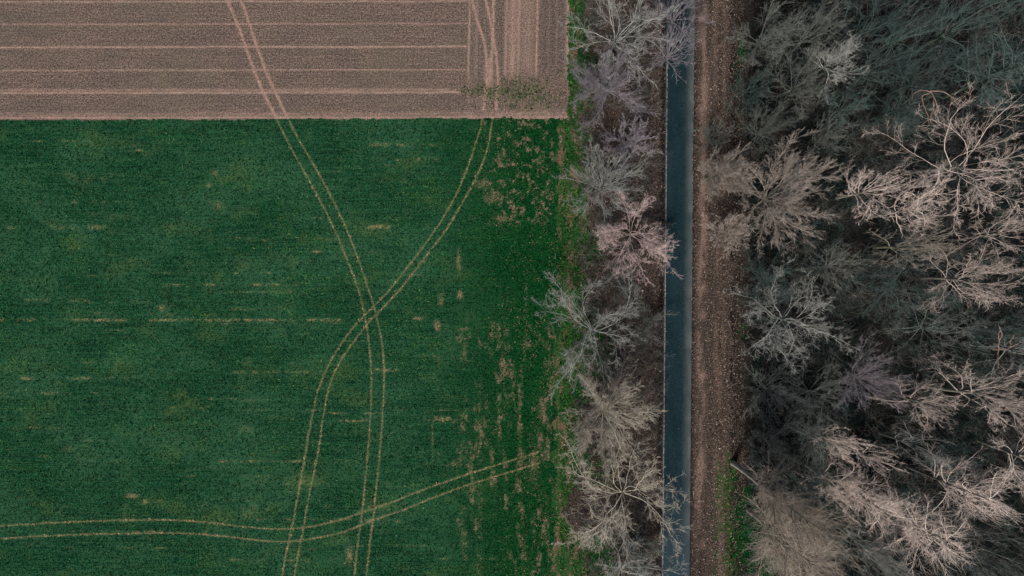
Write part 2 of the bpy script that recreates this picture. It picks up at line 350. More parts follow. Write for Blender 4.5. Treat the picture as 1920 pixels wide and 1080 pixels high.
# road: a slab 6 cm proud of the verge with battered edges
def build_road():
    ys = np.concatenate([[-9000, -2000, -600], np.arange(-200, 1290, 8), [1700, 3000, 9000]]).astype(float)
    us = np.array([0, .03, .06, .25, .5, .68, .78, .86, .92, .97, 1.0])
    rows = []; ed = []; so = []
    for y in ys:
        l, r = road_l(y), road_r(y)
        l -= .35*vn(np.array(y/11), np.array(0.), 2); r += .5*vn(np.array(y/9), np.array(0.), 3)
        for k, u in enumerate(np.concatenate([[-.012], us, [1.012]])):
            z = .001 if k in (0, len(us)+1) else .06
            x, yy = W(l+(r-l)*u, y); rows.append((x, yy, z))
            n = float(vn(np.array(y/14), np.array(u*3), 5))
            ed.append(max(sst(.62, 1.0, u)*(.36+.36*n), sst(.07, .0, u)*0+(1-sst(0, .05, u))*.5)); so.append(float(sst(850, 1080, y))*.75)
    n = len(us)+2; m = len(ys); I = np.arange(n*m).reshape(m, n)
    F = np.stack([I[1:, :-1], I[1:, 1:], I[:-1, 1:], I[:-1, :-1]], -1).reshape(-1, 4)
    o = link('road', raw_mesh('road', np.array(rows), F, [m_road()], {'edge': np.array(ed), 'south': np.array(so)})); tag(o, kind='structure')
    # worn white line close to the left edge, broken in places towards the north
    V = []; F = []
    y = -190.0; rg = np.random.RandomState(3)
    while y < 1280:
        if y < 330 and rg.rand() < .35: y += rg.uniform(2, 6)*(1 if y > 250 else 1.3); continue
        L = rg.uniform(4, 9); w = (.7 if y < 400 else 1.0)*rg.uniform(.75, 1.1)
        b = len(V)
        for yy in (y, y+L):
            c = road_l(yy)+1.3
            for s in (-1, 1):
                X, Y = W(c+s*w*.5*rg.uniform(.85, 1.15), yy); V.append((X, Y, .064))
        F.append((b+2, b+3, b+1, b)); y += L
    o = link('road_marking', raw_mesh('road_marking', np.array(V), np.array(F), [m_line()])); tag(o, kind='structure')
build_road()

# ------------------------------------------------------------------ scatter: flecks, leaves, crop
def flecks(cx, cy, z, size, cols, rg, tilt=.35, shape=4, aspect=(1, .6), up=0.0):
    n = len(cx); a = rg.rand(n)*6.283; ca, sa = np.cos(a), np.sin(a)
    base = {3: [(-.5, -.4), (.5, -.4), (0, .8)], 4: [(-.6, 0), (0, -.5), (.6, .1), (-.05, .5)]}[shape]
    V = np.empty((n, shape, 3))
    tx = rg.randn(n)*tilt; ty = rg.randn(n)*tilt
    for k, (u, v) in enumerate(base):
        uu = u*size*aspect[0]*(1+.3*rg.randn(n)); vv = v*size*aspect[1]*(1+.3*rg.randn(n))
        X = ca*uu-sa*vv; Y = sa*uu+ca*vv
        V[:, k, 0] = cx+X; V[:, k, 1] = cy+Y
        V[:, k, 2] = z+np.abs(tx*X+ty*Y)+up*(k == shape-1)
    F = np.arange(n*shape).reshape(n, shape)
    return V.reshape(-1, 3), F, np.repeat(cols, shape, 0)
def pal(rg, n, cs, jit=.18):
    cs = np.array([srgb(*c)[:3] for c in cs]); c = cs[rg.randint(len(cs), size=n)]
    return c*(1+jit*rg.randn(n, 1))
rg = np.random.RandomState(11)
# crop tufts
n = 210000
px = rg.uniform(-110, 1065, n); py = rg.uniform(215, 1190, n)
py = np.where(rg.rand(n) < .6, np.round(py/3.4)*3.4+rg.randn(n)*.5, py)
b = bare_mask(px, py); t = track_mask(px, py, ['long', 'curved', 'cross'], 3)
k = (py > field_edge(px)+1) & (px < green_right(py)) & (rg.rand(n) > np.clip(b*3.0*vn(px/2.6, py/2.6, 61), 0, .85)) & (rg.rand(n) > t*.9)
px, py = px[k], py[k]; n = len(px)
warm = sst(760, 1000, px)[:, None]
c1 = pal(rg, n, [(8, 64, 38), (20, 78, 46), (44, 98, 60), (0, 42, 26), (70, 106, 66), (16, 70, 44), (8, 58, 36)]); c2 = pal(rg, n, [(0, 48, 20), (6, 62, 28), (20, 78, 36), (52, 92, 50), (0, 34, 14)])
c = np.clip(c1*(1-warm)+c2*warm, 0, 1)*np.stack([1+.9*sst(.5, .72, fbm(px/75, py/38, 121, 3)), 1+.35*sst(.5, .72, fbm(px/75, py/38, 121, 3)), 1+0*px], 1)*(.12+.62*fbm(px/70, py/30, 15, 4)+1.15*fbm(px/80, py/3.6, 16, 3)-.22*np.exp(-((py-240)/22)**2))[:, None]
X, Y = W(px, py)
V, F, C_ = flecks(X, Y, .015, rg.uniform(.10, .24, n), c, rg, .5, 3, (.5, 1), .10)
o = link('crop_plants', raw_mesh('crop_plants', V, F, [M_CROP], {'col': C_})); tag(o, 'short dark green young crop covering the large field', 'crop', kind='stuff')
# tyre tracks as trails of pressed soil and yellowed blades
def trail(name, keys_lines, palf, label, dens=15, ymin=-80, ymax=1160, z=.02):
    VV, FF, CC = [], [], []; off = 0
    for l in keys_lines:
        seg = np.hypot(*(l[1:]-l[:-1]).T); L = seg.sum(); m = int(L*PX*dens)
        s = np.sort(rg.rand(m))*L; cs = np.concatenate([[0], np.cumsum(seg)])
        wv = .7+1.0*vn(s/9, s*0, 7); x = np.interp(s, cs, l[:, 0])+rg.randn(m)*wv+.9*(vn(s/12, s*0, 5)-.5); y = np.interp(s, cs, l[:, 1])+rg.randn(m)*wv
        kk = (y > ymin) & (y < ymax) & (rg.rand(m) < .1+1.1*vn(s/6, s*0, int(L)))
        x, y = x[kk], y[kk]; X, Y = W(x, y)
        V, F, c = flecks(X, Y, z, rg.uniform(.08, .24, len(x)), palf(len(x)), rg, .1)
        VV.append(V); FF.append(F+off); CC.append(c); off += len(V)
    o = link(name, raw_mesh(name, np.concatenate(VV), np.concatenate(FF), [M_CLOD], {'col': np.clip(np.concatenate(CC), 0, 1)}))
    return tag(o, label, kind='structure')
gp = lambda n: pal(rg, n, [(146, 134, 94), (116, 120, 76), (176, 146, 116), (86, 100, 60)])
bp = lambda n: pal(rg, n, [(188, 150, 132), (170, 134, 116), (150, 120, 102)], .1)
trail('tyre_tracks', TRS['long'], gp, 'pair of wheel tracks running the whole height of the fields', ymin=226)
trail('tyre_tracks', TRS['long'], bp, 'pale wheel tracks slanting across the brown field', 14, ymax=222, z=.014)
trail('tyre_tracks', TRS['curved'], gp, 'pair of wheel tracks curving from the field corner to the bottom', ymin=222)
trail('tyre_tracks', TRS['cross'], gp, 'pair of wheel tracks running from left edge to the verge')
trail('tyre_tracks', TRS['head'], bp, 'wheel tracks converging in the brown headland', 12, ymax=214, z=.014)

def leaf_field(name, label, cat, n, xr, yr, densf, cols, size=(.07, .17), jit=.25):
    px = rg.uniform(xr[0], xr[1], n); py = rg.uniform(yr[0], yr[1], n)
    k = rg.rand(n) < densf(px, py); px, py = px[k], py[k]; m = len(px); X, Y = W(px, py)
    zz = np.where((px > road_l(py)-1.5) & (px < road_r(py)+1.5), .068, .02)
    V, F, c = flecks(X, Y, zz, rg.uniform(size[0], size[1], m), np.clip(pal(rg, m, cols, jit), .002, 1), rg, .4)
    o = link(name, raw_mesh(name, V, F, [M_LEAF], {'col': c})); return tag(o, label, cat, kind='stuff')
BR = [(118, 84, 70), (90, 68, 60), (40, 34, 34), (134, 104, 90), (170, 144, 130), (78, 74, 70), (30, 30, 30), (60, 62, 58), (40, 44, 38), (70, 60, 54)]
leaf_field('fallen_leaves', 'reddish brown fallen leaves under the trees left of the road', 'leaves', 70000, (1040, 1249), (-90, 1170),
    lambda x, y: sst(1075, 1130, x+24*(fbm(x/20, y/20, 3, 3)-.5)*2)*(x < road_l(y)+2.5)*(.95-.6*np.exp(-((x-road_l(y)+4)/5)**2)), BR)  # leaves thinned there too, keeping the painted road-edge shadow dark
leaf_field('fallen_leaves', 'mixed dead leaves on the bare strip right of the road', 'leaves', 42000, (1297, 1395), (-90, 1170),
    lambda x, y: (x > road_r(y)-1.5)*(.85-.6*np.exp(-((x-1318)/9)**2)), [(106, 88, 76), (76, 64, 56), (40, 32, 32), (136, 116, 100), (180, 158, 142), (56, 56, 46), (26, 22, 24), (30, 28, 28)])
leaf_field('fallen_leaves', 'dark leaf litter over the floor of the wood', 'leaves', 90000, (1375, 2060), (-90, 1170),
    lambda x, y: .25+.75*fbm(x/40, y/40, 8, 3), [(30, 30, 30), (18, 26, 28), (54, 46, 42), (12, 14, 16), (72, 60, 54), (24, 34, 32)], (.1, .24))
leaf_field('fallen_leaves', 'pinkish stray leaves and clods on the right edge of the green field', 'leaves', 26000, (860, 1110), (222, 1170),
    lambda x, y: sst(860, 1060, x)*sst(.42, .66, fbm(x/12, y/26, 41, 3))*.9, [(168, 132, 112), (190, 156, 134), (130, 100, 84), (110, 92, 64)], (.06, .14))
leaf_field('fallen_leaves', 'single leaves blown onto the road surface', 'leaves', 1500, (1244, 1301), (-90, 1170),
    lambda x, y: (x > road_l(y)+2)*(x < road_r(y)-2)*(.12+.6*sst(.75, 1, (x-1245)/50)+.4*sst(.2, 0, 0*x)*0), [(120, 96, 80), (90, 80, 72), (150, 130, 116)], (.06, .11))
leaf_field('soil_clods', 'loose clods and pale flints scattered on the brown field', 'clods', 60000, (-110, 1066), (-90, 219),
    lambda x, y: .35+.55*sst(1005, 1040, x)+.0*y, [(70, 60, 54), (52, 48, 44), (96, 82, 72), (140, 120, 108), (64, 60, 48), (186, 166, 152)], (.05, .13))
# grass tufts of the verge, the corner and the ride
def grass(name, label, n, xr, yr, densf, cols):
    px = rg.uniform(xr[0], xr[1], n); py = rg.uniform(yr[0], yr[1], n)
    k = rg.rand(n) < densf(px, py); px, py = px[k], py[k]; m = len(px); X, Y = W(px, py)
    V, F, c = flecks(X, Y, .02, rg.uniform(.12, .3, m), np.clip(pal(rg, m, cols, .3), .001, 1), rg, .6, 3, (.45, 1), .12)
    o = link(name, raw_mesh(name, V, F, [M_CROP], {'col': c})); return tag(o, label, 'grass', kind='stuff')
GG = [(6, 66, 28), (24, 92, 34), (50, 104, 44), (88, 118, 60), (0, 48, 20)]
grass('grass', 'tufty grass of the narrow verge between field and trees', 36000, (1035, 1135), (-90, 1170),
    lambda x, y: (x > np.where(y < 223, 1064+9*(fbm(y/7, y*0, 6, 3)-.5), 1050))*(x < verge_right(x, y)+14*(vn(x/5, y/5, 9)-.3))*sst(.36, .56, fbm(x/9, y/22, 55, 3))*.9, GG)
grass('grass', 'green ground cover in patches under the row of trees', 26000, (1050, 1235), (-90, 1170),
    lambda x, y: np.clip(g_attrs(x, y)['green']*1.3-.3, 0, .8), GG)
grass('grass', 'bright green grass patches along the edge of the wood', 26000, (1355, 1500), (-90, 1170),
    lambda x, y: np.clip(g_attrs(x, y)['green']*1.6-.35, 0, 1), [(0, 62, 24), (10, 84, 30), (30, 106, 42), (0, 44, 20)])
grass('grass', 'brown field corner overgrown with thin weeds', 9000, (800, 1066), (90, 218),
    lambda x, y: np.clip(bf_attrs(x, y)['green']*1.1-.35, 0, .4), [(26, 76, 40), (76, 96, 58), (120, 120, 78), (10, 56, 28)])

# ------------------------------------------------------------------ trees
def bark(name, limb, twig, lichen, lich=.5, thr=.5):
    sr = lambda *c: srgb(*c, k=.74)
    g = N(name)
    oi = g.n('ShaderNodeObjectInfo').outputs['Random']
    f = g.noise(2.2, None, 3, .7); f2 = g.noise(1.1, None, 3, .6)
    li = g.mix(g.math('MULTIPLY', g.ramp(f2, thr-.06, thr+.14), lich), sr(*limb), sr(*lichen))
    tw = g.mix(g.math('MULTIPLY', g.ramp(f2, thr+.02, thr+.2), lich*.35), sr(*twig), sr(*lichen))
    c = g.mix(g.ramp(g.attr('thick'), .0, .8), tw, li)
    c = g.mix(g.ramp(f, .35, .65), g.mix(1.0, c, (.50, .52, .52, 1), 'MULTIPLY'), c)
    v = g.math('ADD', .76, g.math('MULTIPLY', oi, .48))
    cc = g.n('ShaderNodeCombineColor', {0: v, 1: v, 2: v}).outputs[0]
    c = g.mix(1.0, c, cc, 'MULTIPLY')
    return g.done(c, .85)
BK = {
 'pale':  bark('pale_pinkish_bark', (140, 138, 130), (262, 240, 226), (120, 122, 92), .5),
 'cream': bark('cream_bark', (140, 142, 120), (232, 220, 200), (150, 142, 96), .5, .5),
 'grey':  bark('grey_bark', (120, 130, 122), (190, 190, 182), (118, 126, 92), .4),
 'lilac': bark('lilac_grey_bark', (112, 120, 120), (182, 172, 178), (116, 120, 102), .25),
 'pink':  bark('pinkish_brown_bark', (124, 120, 110), (222, 196, 190), (120, 122, 88), .4),
 'teal':  bark('shade_toned_bark', (72, 86, 80), (98, 116, 112), (124, 122, 72), .4, .54),  # bark colour darkened to paint in the shade beneath the canopy
 'beige': bark('grey_beige_bark', (122, 124, 108), (196, 182, 170), (122, 126, 84), .6, .48),
 'birch': bark('birch_bark', (160, 154, 142), (206, 190, 172), (132, 128, 96), .3),
 'dim':   bark('dim_grey_bark', (84, 94, 90), (134, 138, 130), (116, 118, 78), .35, .55),  # grey bark; its darkness paints in shade on the wood's lower trees
 'dead':  bark('barkless_dead_wood', (148, 126, 110), (160, 134, 120), (140, 122, 100), .3),
}
def norm(v): return v/np.maximum(np.linalg.norm(v, axis=-1, keepdims=True), 1e-9)
def sweep(rg, p0, d0, L, r0, r1, K, wander, up, droop=0):
    """grow N branches of K points at once"""
    n = len(p0); P = np.empty((n, K, 3)); D = np.empty((n, K, 3)); R = np.empty((n, K))
    p = p0.copy(); d = norm(d0); cur = rg.randn(n, 3)*wander*.5
    for k in range(K):
        P[:, k] = p; D[:, k] = d; t = k/(K-1); R[:, k] = r0*(1-t)+r1*t
        d = norm(d+rg.randn(n, 3)*wander+cur+np.array([0, 0, up]))
        p = p+d*(L/(K-1))[:, None]
    return P, D, R
def kids(rg, P, D, R, L, m, tmin, ang, lr, rr, tip=True, tpow=1.0, keepz=0):
    n, K, _ = P.shape
    t = tmin+(1-tmin)*((np.arange(m)+rg.rand(n, m))/m)**tpow
    if tip: t[:, -1] = 1.0
    x = np.clip(t*(K-1), 0, K-1.001); i = x.astype(int); f = (x-i)[..., None]; I = np.arange(n)[:, None]
    p = P[I, i]*(1-f)+P[I, i+1]*f; d = D[I, i]; r = R[I, i]*(1-f[..., 0])+R[I, i+1]*f[..., 0]
    side = norm(np.cross(d, rg.randn(n, m, 3)))
    a = ang*(.7+.6*rg.rand(n, m)); 
    if tip: a[:, -1] *= .3
    a = a[..., None]
    nd = norm(d*np.cos(a)+side*np.sin(a))
    nl = L[:, None]*lr*(1-.45*t)*(.6+.7*rg.rand(n, m)); nr = np.minimum(r*.9, r*rr*(.7+.5*rg.rand(n, m)))
    return p.reshape(-1, 3), nd.reshape(-1, 3), nl.ravel(), nr.ravel()
def tubes(P, R, sides):
    n, K, _ = P.shape
    D = np.empty_like(P); D[:, 1:-1] = P[:, 2:]-P[:, :-2]; D[:, 0] = P[:, 1]-P[:, 0]; D[:, -1] = P[:, -1]-P[:, -2]; D = norm(D)
    ref = np.where(np.abs(D[..., 2:3]) > .8, np.array([1., 0, 0]), np.array([0, 0, 1.]))
    U = norm(np.cross(D, ref)); Vv = np.cross(D, U)
    a = np.arange(sides)*2*math.pi/sides
    V = P[:, :, None]+R[:, :, None, None]*(U[:, :, None]*np.cos(a)[:, None]+Vv[:, :, None]*np.sin(a)[:, None])
    I = np.arange(n*K*sides).reshape(n, K, sides); J = np.roll(I, -1, 2)
    F = np.stack([I[:, :-1], J[:, :-1], J[:, 1:], I[:, 1:]], -1).reshape(-1, 4)
    return V.reshape(-1, 3), F, np.repeat(R.ravel(), sides)
class Tree: pass
def grow(seed, h, R, form='broad', dens=1.0, wander=.15, tw=.0100, fork=.34, lean=(0, 0)):
    """returns trunk and crown vertex data; origin at the foot"""
    rg = np.random.RandomState(seed); T = Tree()
    r = .009*h+.03
    col_ = form == 'column'
    if col_: form = 'tall'
    if form == 'tall': top = .9*h
    elif form == 'bush': top = .1*h
    else: top = fork*h
    K = 9
    up = np.array([[lean[0], lean[1], 1.0]])
    P0, D0, R0 = sweep(rg, np.zeros((1, 3)), up, np.array([top]), np.array([r*1.15]), np.array([r*(.35 if form == 'tall' else .85)]), K, .04 if form != 'tall' else .012, .03)
    R0[0, 0] *= 1.25
    levels = []
    if form == 'tall':
        m = int(34*dens**.5)
        p, d, l, rr = kids(rg, P0, D0, R0, np.array([h*.42]), m, .34, 1.05, 1.0, .5, False)
        d[:, 2] = np.abs(d[:, 2])*.6+.25; d = norm(d)
        if col_: d[:, 2] = 1.15; d = norm(d)
    else:
        m = int({'broad': 15, 'fan': 24, 'bush': 18}[form]*(.8+.2*dens))
        kk = np.arange(m); az = kk*2.39996+rg.rand()*6+rg.randn(m)*.18
        e0 = {'broad': .12, 'fan': .30, 'bush': .25}[form]
        el = np.arcsin(np.clip(np.sin(e0)+(1-np.sin(e0))*(kk+.5)/m*.97, 0, 1))+rg.randn(m)*.08
        d = np.stack([np.cos(az)*np.cos(el), np.sin(az)*np.cos(el), np.sin(el)], 1)
        zz = .62+.38*np.clip(kk/m+rg.randn(m)*.15, 0, 1); x = zz*(K-1); i = np.minimum(x.astype(int), K-2); f = (x-i)[:, None]
        p = P0[0, i]*(1-f)+P0[0, i+1]*f
        l = (h-top)*rg.uniform(.78, 1.12, m); rr = np.full(m, r*.34)*rg.uniform(.55, 1.1, m)
    Ln = l
    P1, D1, R1 = sweep(rg, p, d, l, rr, np.full(len(l), tw*1.8), 8, wander, .05)
    levels.append((P1, R1))
    q = [(8, .25, .52, .42, .5), (5, .2, .6, .5, .6), (6, .12, .65, .6, .6)]
    if form == 'tall': q = [(6, .15, .7, .5, .6), (8, .12, .7, .55, .6)]
    if form in ('bush', 'fan'): q = [(8, .2, .42, .40, .5), (5, .2, .5, .5, .6), (6, .15, .6, .62, .6)]
    Pn, Dn, Rn = P1, D1, R1
    for li, (mm, tmin, ang, lr, rf) in enumerate(q):
        mm = max(2, int(round(mm*dens+rg.rand()*.3)))
        p, d, l, rr = kids(rg, Pn, Dn, Rn, Ln, mm, tmin, ang, lr, rf)
        last = li == len(q)-1
        rr = np.maximum(rr, tw*(.72 if last else 1.15)); Kc = 6 if li == 0 else (5 if li == 1 else 4)
        Ln = l
        Pn, Dn, Rn = sweep(rg, p, d, l, rr, np.full(len(l), tw*(.55 if last else 1)), Kc, wander*1.15, .045)
        levels.append((Pn, Rn))
    # fit crown to the wanted height and spread
    allp = np.concatenate([P.reshape(-1, 3) for P, _ in levels])
    ax = P0[0, -1] if form != 'tall' else P0[0, K//2]
    c0 = allp[:, :2].mean(0)
    rad = np.percentile(np.hypot(allp[:, 0]-c0[0], allp[:, 1]-c0[1]), 88); sx = R/rad; sz = (h-top*.0)/np.percentile(allp[:, 2], 99.5)
    def fit(P):
        Q = P.copy(); Q[..., 0] *= sx; Q[..., 1] *= sx; Q[..., 2] *= sz; return Q
    T.trunk = tubes(fit(P0), R0, 8)
    VV, FF, TT = [], [], []; off = 0
    for k, (P, Rr) in enumerate(levels):
        V, F, th = tubes(fit(P), Rr, 5 if k == 0 else 3)
        VV.append(V); FF.append(F+off); TT.append(th); off += len(V)
    T.crown = (np.concatenate(VV), np.concatenate(FF), np.concatenate(TT))
    T.c = c0*sx
    return T
NT = [0]
def tree(px, py, rpx, h, bk, label, form='broad', name='bare_tree', seed=None, group=None, zc=.66, base=None, **kw):
    """(px,py): middle of the crown as seen; the foot is put below it in true perspective"""
    NT[0] += 1; seed = seed or NT[0]*7+1
    f = (H-zc*h)/H
    R = rpx*PX*f*(.97 if group == HG else .92)
    if bk == 'pale' and form != 'bush': h = h*.84; kw.setdefault('fork', .5)
    if form == 'fan': kw.setdefault('wander', .11)
    T = grow(seed, h, R, form, **kw)
    x, y = W(px, py)
    X, Y = x*f-T.c[0], y*f-T.c[1]
    if base: X, Y = W(*base)
    e = link(name, None, loc=(X, Y, 0)); tag(e, label, 'shrub' if form == 'bush' else 'tree', group)
    mt = BK[bk]
    for nm, (V, F, th) in (('trunk', T.trunk), ('crown', T.crown)):
        if form == 'bush' and nm == 'trunk': continue
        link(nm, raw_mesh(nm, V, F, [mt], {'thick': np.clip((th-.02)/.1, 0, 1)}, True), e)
    return e
HG = 'bare trees of the row left of the road'
WG = 'bare trees of the wood'
T = tree
# the row between the field and the road, from top to bottom
T(1172, 50, 98, 14, 'grey', 'bare greenish grey tree at the very top of the row left of the road', 'broad', group=HG, dens=1.2)
T(1272, 12, 74, 12, 'lilac', 'lilac grey fine-twigged tree overhanging the top end of the road', 'fan', group=HG, dens=.9, tw=.008)
T(1262, 88, 46, 12, 'lilac', 'small thin crown whose twigs end over the road below the lilac grey one', 'fan', group=HG, dens=.72, tw=.008)
T(1140, 150, 72, 11, 'lilac', 'hazy blue grey bare tree beside the bright green verge near the field corner', 'fan', group=HG, dens=1.3, tw=.0085)
T(1182, 265, 50, 9, 'lilac', 'small lilac fine-twigged tree above the pink one, nearest the road', 'fan', group=HG, dens=1.25, tw=.0085)
T(1135, 335, 76, 12, 'grey', 'grey bare tree fanning out over the verge below the lilac one', 'fan', group=HG, dens=1.2)
T(1195, 452, 78, 10, 'pink', 'dense pink twigged tree halfway down with one bough over the road', 'broad', group=HG, dens=1.35, zc=.8)
T(1165, 530, 44, 6, 'dim', 'thin dusky shrub just below the pink twigged tree', 'bush', group='shrubs under the row of trees', name='bare_shrub', dens=1.1, tw=.0085)
T(1106, 618, 108, 14, 'grey', 'large grey tree spreading left over the green field', 'broad', group=HG, dens=1.25)
T(1215, 600, 42, 5, 'dim', 'hazy low shrub between the large grey tree and the road', 'bush', group='shrubs under the row of trees', name='bare_shrub', dens=1.0, tw=.011)
T(1150, 787, 92, 17, 'cream', 'fan shaped tree with a yellowish trunk showing above its crown', 'fan', group=HG, dens=1.3, fork=.5, zc=.74)
T(1165, 945, 130, 16, 'cream', 'biggest cream limbed tree near the bottom reaching across the white line', 'broad', group=HG, dens=1.25, wander=.2, fork=.3)
T(1200, 1045, 46, 6, 'dim', 'brownish twiggy shrub at the bottom left of the road', 'bush', group='shrubs under the row of trees', name='bare_shrub', dens=1.2, tw=.011)
T(1185, 1185, 90, 15, 'grey', 'tree cut off by the bottom edge with only its grey trunk showing', 'broad', group=HG, zc=.8, base=(1156, 1052))
# edge of the wood, right of the dirt strip
T(1362, 325, 52, 12, 'beige', 'hazy beige tree leaning over the dirt strip beside the wide spreading one', 'fan', group=WG, dens=1.3, tw=.0085)
T(1372, 430, 40, 9, 'beige', 'small beige tree over the dirt strip, below the hazy beige one', 'fan', group=WG, dens=1.2, tw=.0085)
T(1478, 362, 104, 15, 'beige', 'wide spreading tree with lichen green limbs at the edge of the wood', 'fan', group=WG, dens=1.4, fork=.28)
T(1490, 600, 100, 14, 'grey', 'rounded crooked-limbed grey green tree by the dirt strip, below the wide spreading one', 'broad', group=WG, dens=1.25, wander=.26)
T(1455, 520, 62, 10, 'teal', 'dark shade-toned small tree just above the rounded crooked-limbed one', 'broad', group=WG, dens=1.2)
T(1450, 60, 66, 12, 'dim', 'dim grey tree at the top of the wood nearest the dirt strip', 'broad', group=WG, dens=1.3, tw=.0085)
T(1545, 40, 62, 15, 'dim', 'dim pale tree with forked tips at the top edge, second from the dirt strip', 'broad', group=WG, dens=1.2, wander=.24)
T(1580, 100, 58, 12, 'grey', 'greyish tree with bright lichened fork in the upper wood', 'broad', group=WG, dens=1.2, wander=.22)
T(1505, 150, 60, 10, 'dim', 'small dusky tree right of the green patch in the upper wood', 'broad', group=WG, dens=1.25)
T(1410, 165, 38, 8, 'teal', 'leaning dark sapling beside the green patch at the dirt strip', 'broad', group=WG, dens=1.1)
T(1440, 235, 58, 10, 'dim', 'dusky fine-twigged tree above the wide spreading one', 'fan', group=WG, dens=1.1, tw=.0085)
for x, y, r, h, b, f, lab in [
 (1650, 35, 66, 16, 'teal', 'broad', 'dark teal tree at the top edge right of the dim pale forked one'),
 (1735, 45, 66, 18, 'teal', 'broad', 'dark teal tree at the top edge, second from the right corner'),
 (1850, 30, 84, 19, 'teal', 'broad', 'dark teal tree filling the top right corner'),
 (1665, 120, 62, 13, 'teal', 'broad', 'dark shade-toned tree under the top edge trees, left of the twin lichened stems'),
 (1755, 130, 66, 15, 'teal', 'broad', 'dark shade-toned tree between the top edge and the broken pale boughs'),
 (1880, 130, 78, 18, 'teal', 'tall', 'tall dark tree leaning out above the big pale tree'),
 (1600, 195, 52, 10, 'teal', 'broad', 'low dark tree in the middle of the upper wood'),
 (1690, 215, 58, 12, 'teal', 'tall', 'dark leaning tree left of the broken pale boughs'),
 (1560, 250, 40, 8, 'dim', 'bush', 'dusky thicket shrub above right of the wide spreading tree'),
 (1345, 250, 36, 7, 'dim', 'bush', 'faint grey shrub over the dirt strip above the hazy beige tree')]:
    T(x, y, r, h, b, lab, f, name='bare_shrub' if f == 'bush' else 'bare_tree', group=WG if f != 'bush' else 'shrubs in the wood', dens=.98, tw=.0105, wander=.23)
# the big pale group on the right
T(1848, 300, 132, 23, 'pale', 'largest pale tree, its broad crown meeting the right edge', 'broad', group=WG, dens=1.19, wander=.19, tw=.0095)
T(1672, 345, 58, 20, 'pale', 'round pale crown left of the largest pale tree', 'broad', group=WG, dens=1.01, wander=.2, tw=.0100)
T(1745, 385, 62, 20, 'pale', 'pale crown below left of the largest pale tree', 'broad', group=WG, dens=0.97, wander=.22, tw=.0100)
T(1735, 460, 46, 17, 'cream', 'small pale crown with lichen patches below the round pale ones', 'broad', group=WG, dens=1.01, wander=.22, tw=.0095)
T(1855, 520, 84, 20, 'pale', 'pale drooping crown near the right edge in mid-height', 'broad', group=WG, dens=1.10, wander=.2, tw=.0095)
T(1915, 430, 56, 19, 'pale', 'pale crown cut by the right edge between the largest and the drooping ones', 'broad', group=WG, dens=0.97, wander=.2, tw=.0095)
T(1700, 545, 84, 13, 'teal', 'dark tree with yellow mossy limbs left of the drooping pale crown', 'broad', group=WG, dens=1.06, wander=.24)
T(1770, 620, 76, 13, 'dim', 'dim crooked tree below the one with yellow mossy limbs', 'broad', group=WG, dens=0.97, wander=.24)
T(1880, 620, 60, 13, 'teal', 'dark tree above the dead orange snag at the right edge', 'broad', group=WG, dens=0.97, wander=.24)
T(1570, 500, 54, 8, 'dim', 'low dusky tree right of the rounded crooked-limbed one', 'fan', group=WG, dens=0.88, tw=.0085)
# lower wood
T(1460, 740, 66, 10, 'dim', 'dusky tree below the rounded crooked-limbed one', 'fan', group=WG, dens=1.06, tw=.0085)
T(1545, 745, 70, 12, 'dim', 'dusky tree in the middle lower wood, second from the dirt strip', 'broad', group=WG, dens=1.14, tw=.0085)
T(1640, 715, 66, 12, 'lilac', 'hazy lilac grey tree in the middle of the wood', 'fan', group=WG, dens=1.10, tw=.0085)
T(1455, 835, 64, 10, 'dim', 'dim tree beside the dirt strip above the leaning birch', 'broad', group=WG, dens=1.10, tw=.0085)
T(1530, 830, 62, 12, 'dim', 'dim tree left of the small bright crown', 'tall', group=WG, dens=1.10, tw=.0085)
T(1600, 845, 36, 19, 'pale', 'small bright round crown standing alone in the lower wood', 'broad', group=WG, dens=0.92, wander=.24, tw=.0100)
T(1662, 868, 38, 17, 'pale', 'small thin pale crown right of the bright round one', 'broad', group=WG, dens=.85, wander=.24, tw=.0085)
T(1775, 765, 54, 20, 'pale', 'pale pinkish crown in the middle right of the lower wood', 'broad', group=WG, dens=1.06, wander=.2, tw=.0095)
T(1885, 750, 68, 21, 'pale', 'pale crown at the right edge below the dead snag', 'broad', group=WG, dens=1.06, wander=.2, tw=.0095)
T(1735, 845, 42, 15, 'grey', 'thin spiky grey crown below the pale pinkish one', 'broad', group=WG, dens=.85, wander=.24, tw=.0085)
T(1800, 870, 56, 13, 'teal', 'dim crown between the spiky and the long leaning pale crowns', 'broad', group=WG, dens=0.88, wander=.22)
T(1855, 935, 68, 23, 'pale', 'long pale crown leaning to the right edge in the lower wood', 'tall', group=WG, dens=1.19, tw=.0095)
T(1592, 925, 48, 18, 'pale', 'pale dense crown left of the long bottom group', 'broad', group=WG, dens=1.14, wander=.18, tw=.0095)
T(1660, 955, 52, 20, 'pale', 'pale feathery crown in the middle of the long bottom group', 'tall', group=WG, dens=1.19, tw=.0095)
T(1755, 1010, 70, 23, 'pale', 'largest long pale crown of the bottom group', 'tall', group=WG, dens=1.28, tw=.0095)
T(1655, 1050, 50, 18, 'grey', 'greyer crown touching the bottom edge right of the dark stems', 'broad', group=WG, dens=1.10, wander=.18, tw=.0095)
T(1880, 1060, 74, 20, 'dim', 'dim crown in the bottom right corner', 'broad', group=WG, dens=1.06)
T(1520, 925, 52, 13, 'teal', 'dark tree above the pair of bare dark stems', 'broad', group=WG, dens=1.06)
T(1455, 935, 44, 9, 'dim', 'low dusky tree just right of the leaning birch trunk', 'fan', group=WG, dens=0.97, tw=.0085)
T(1480, 1000, 62, 29, 'birch', 'tall leaning birch with fine beige twigs beside the green patch at the bottom', 'column', group=WG, dens=1.7, tw=.0085, zc=.72, wander=.1, base=(1374, 868))
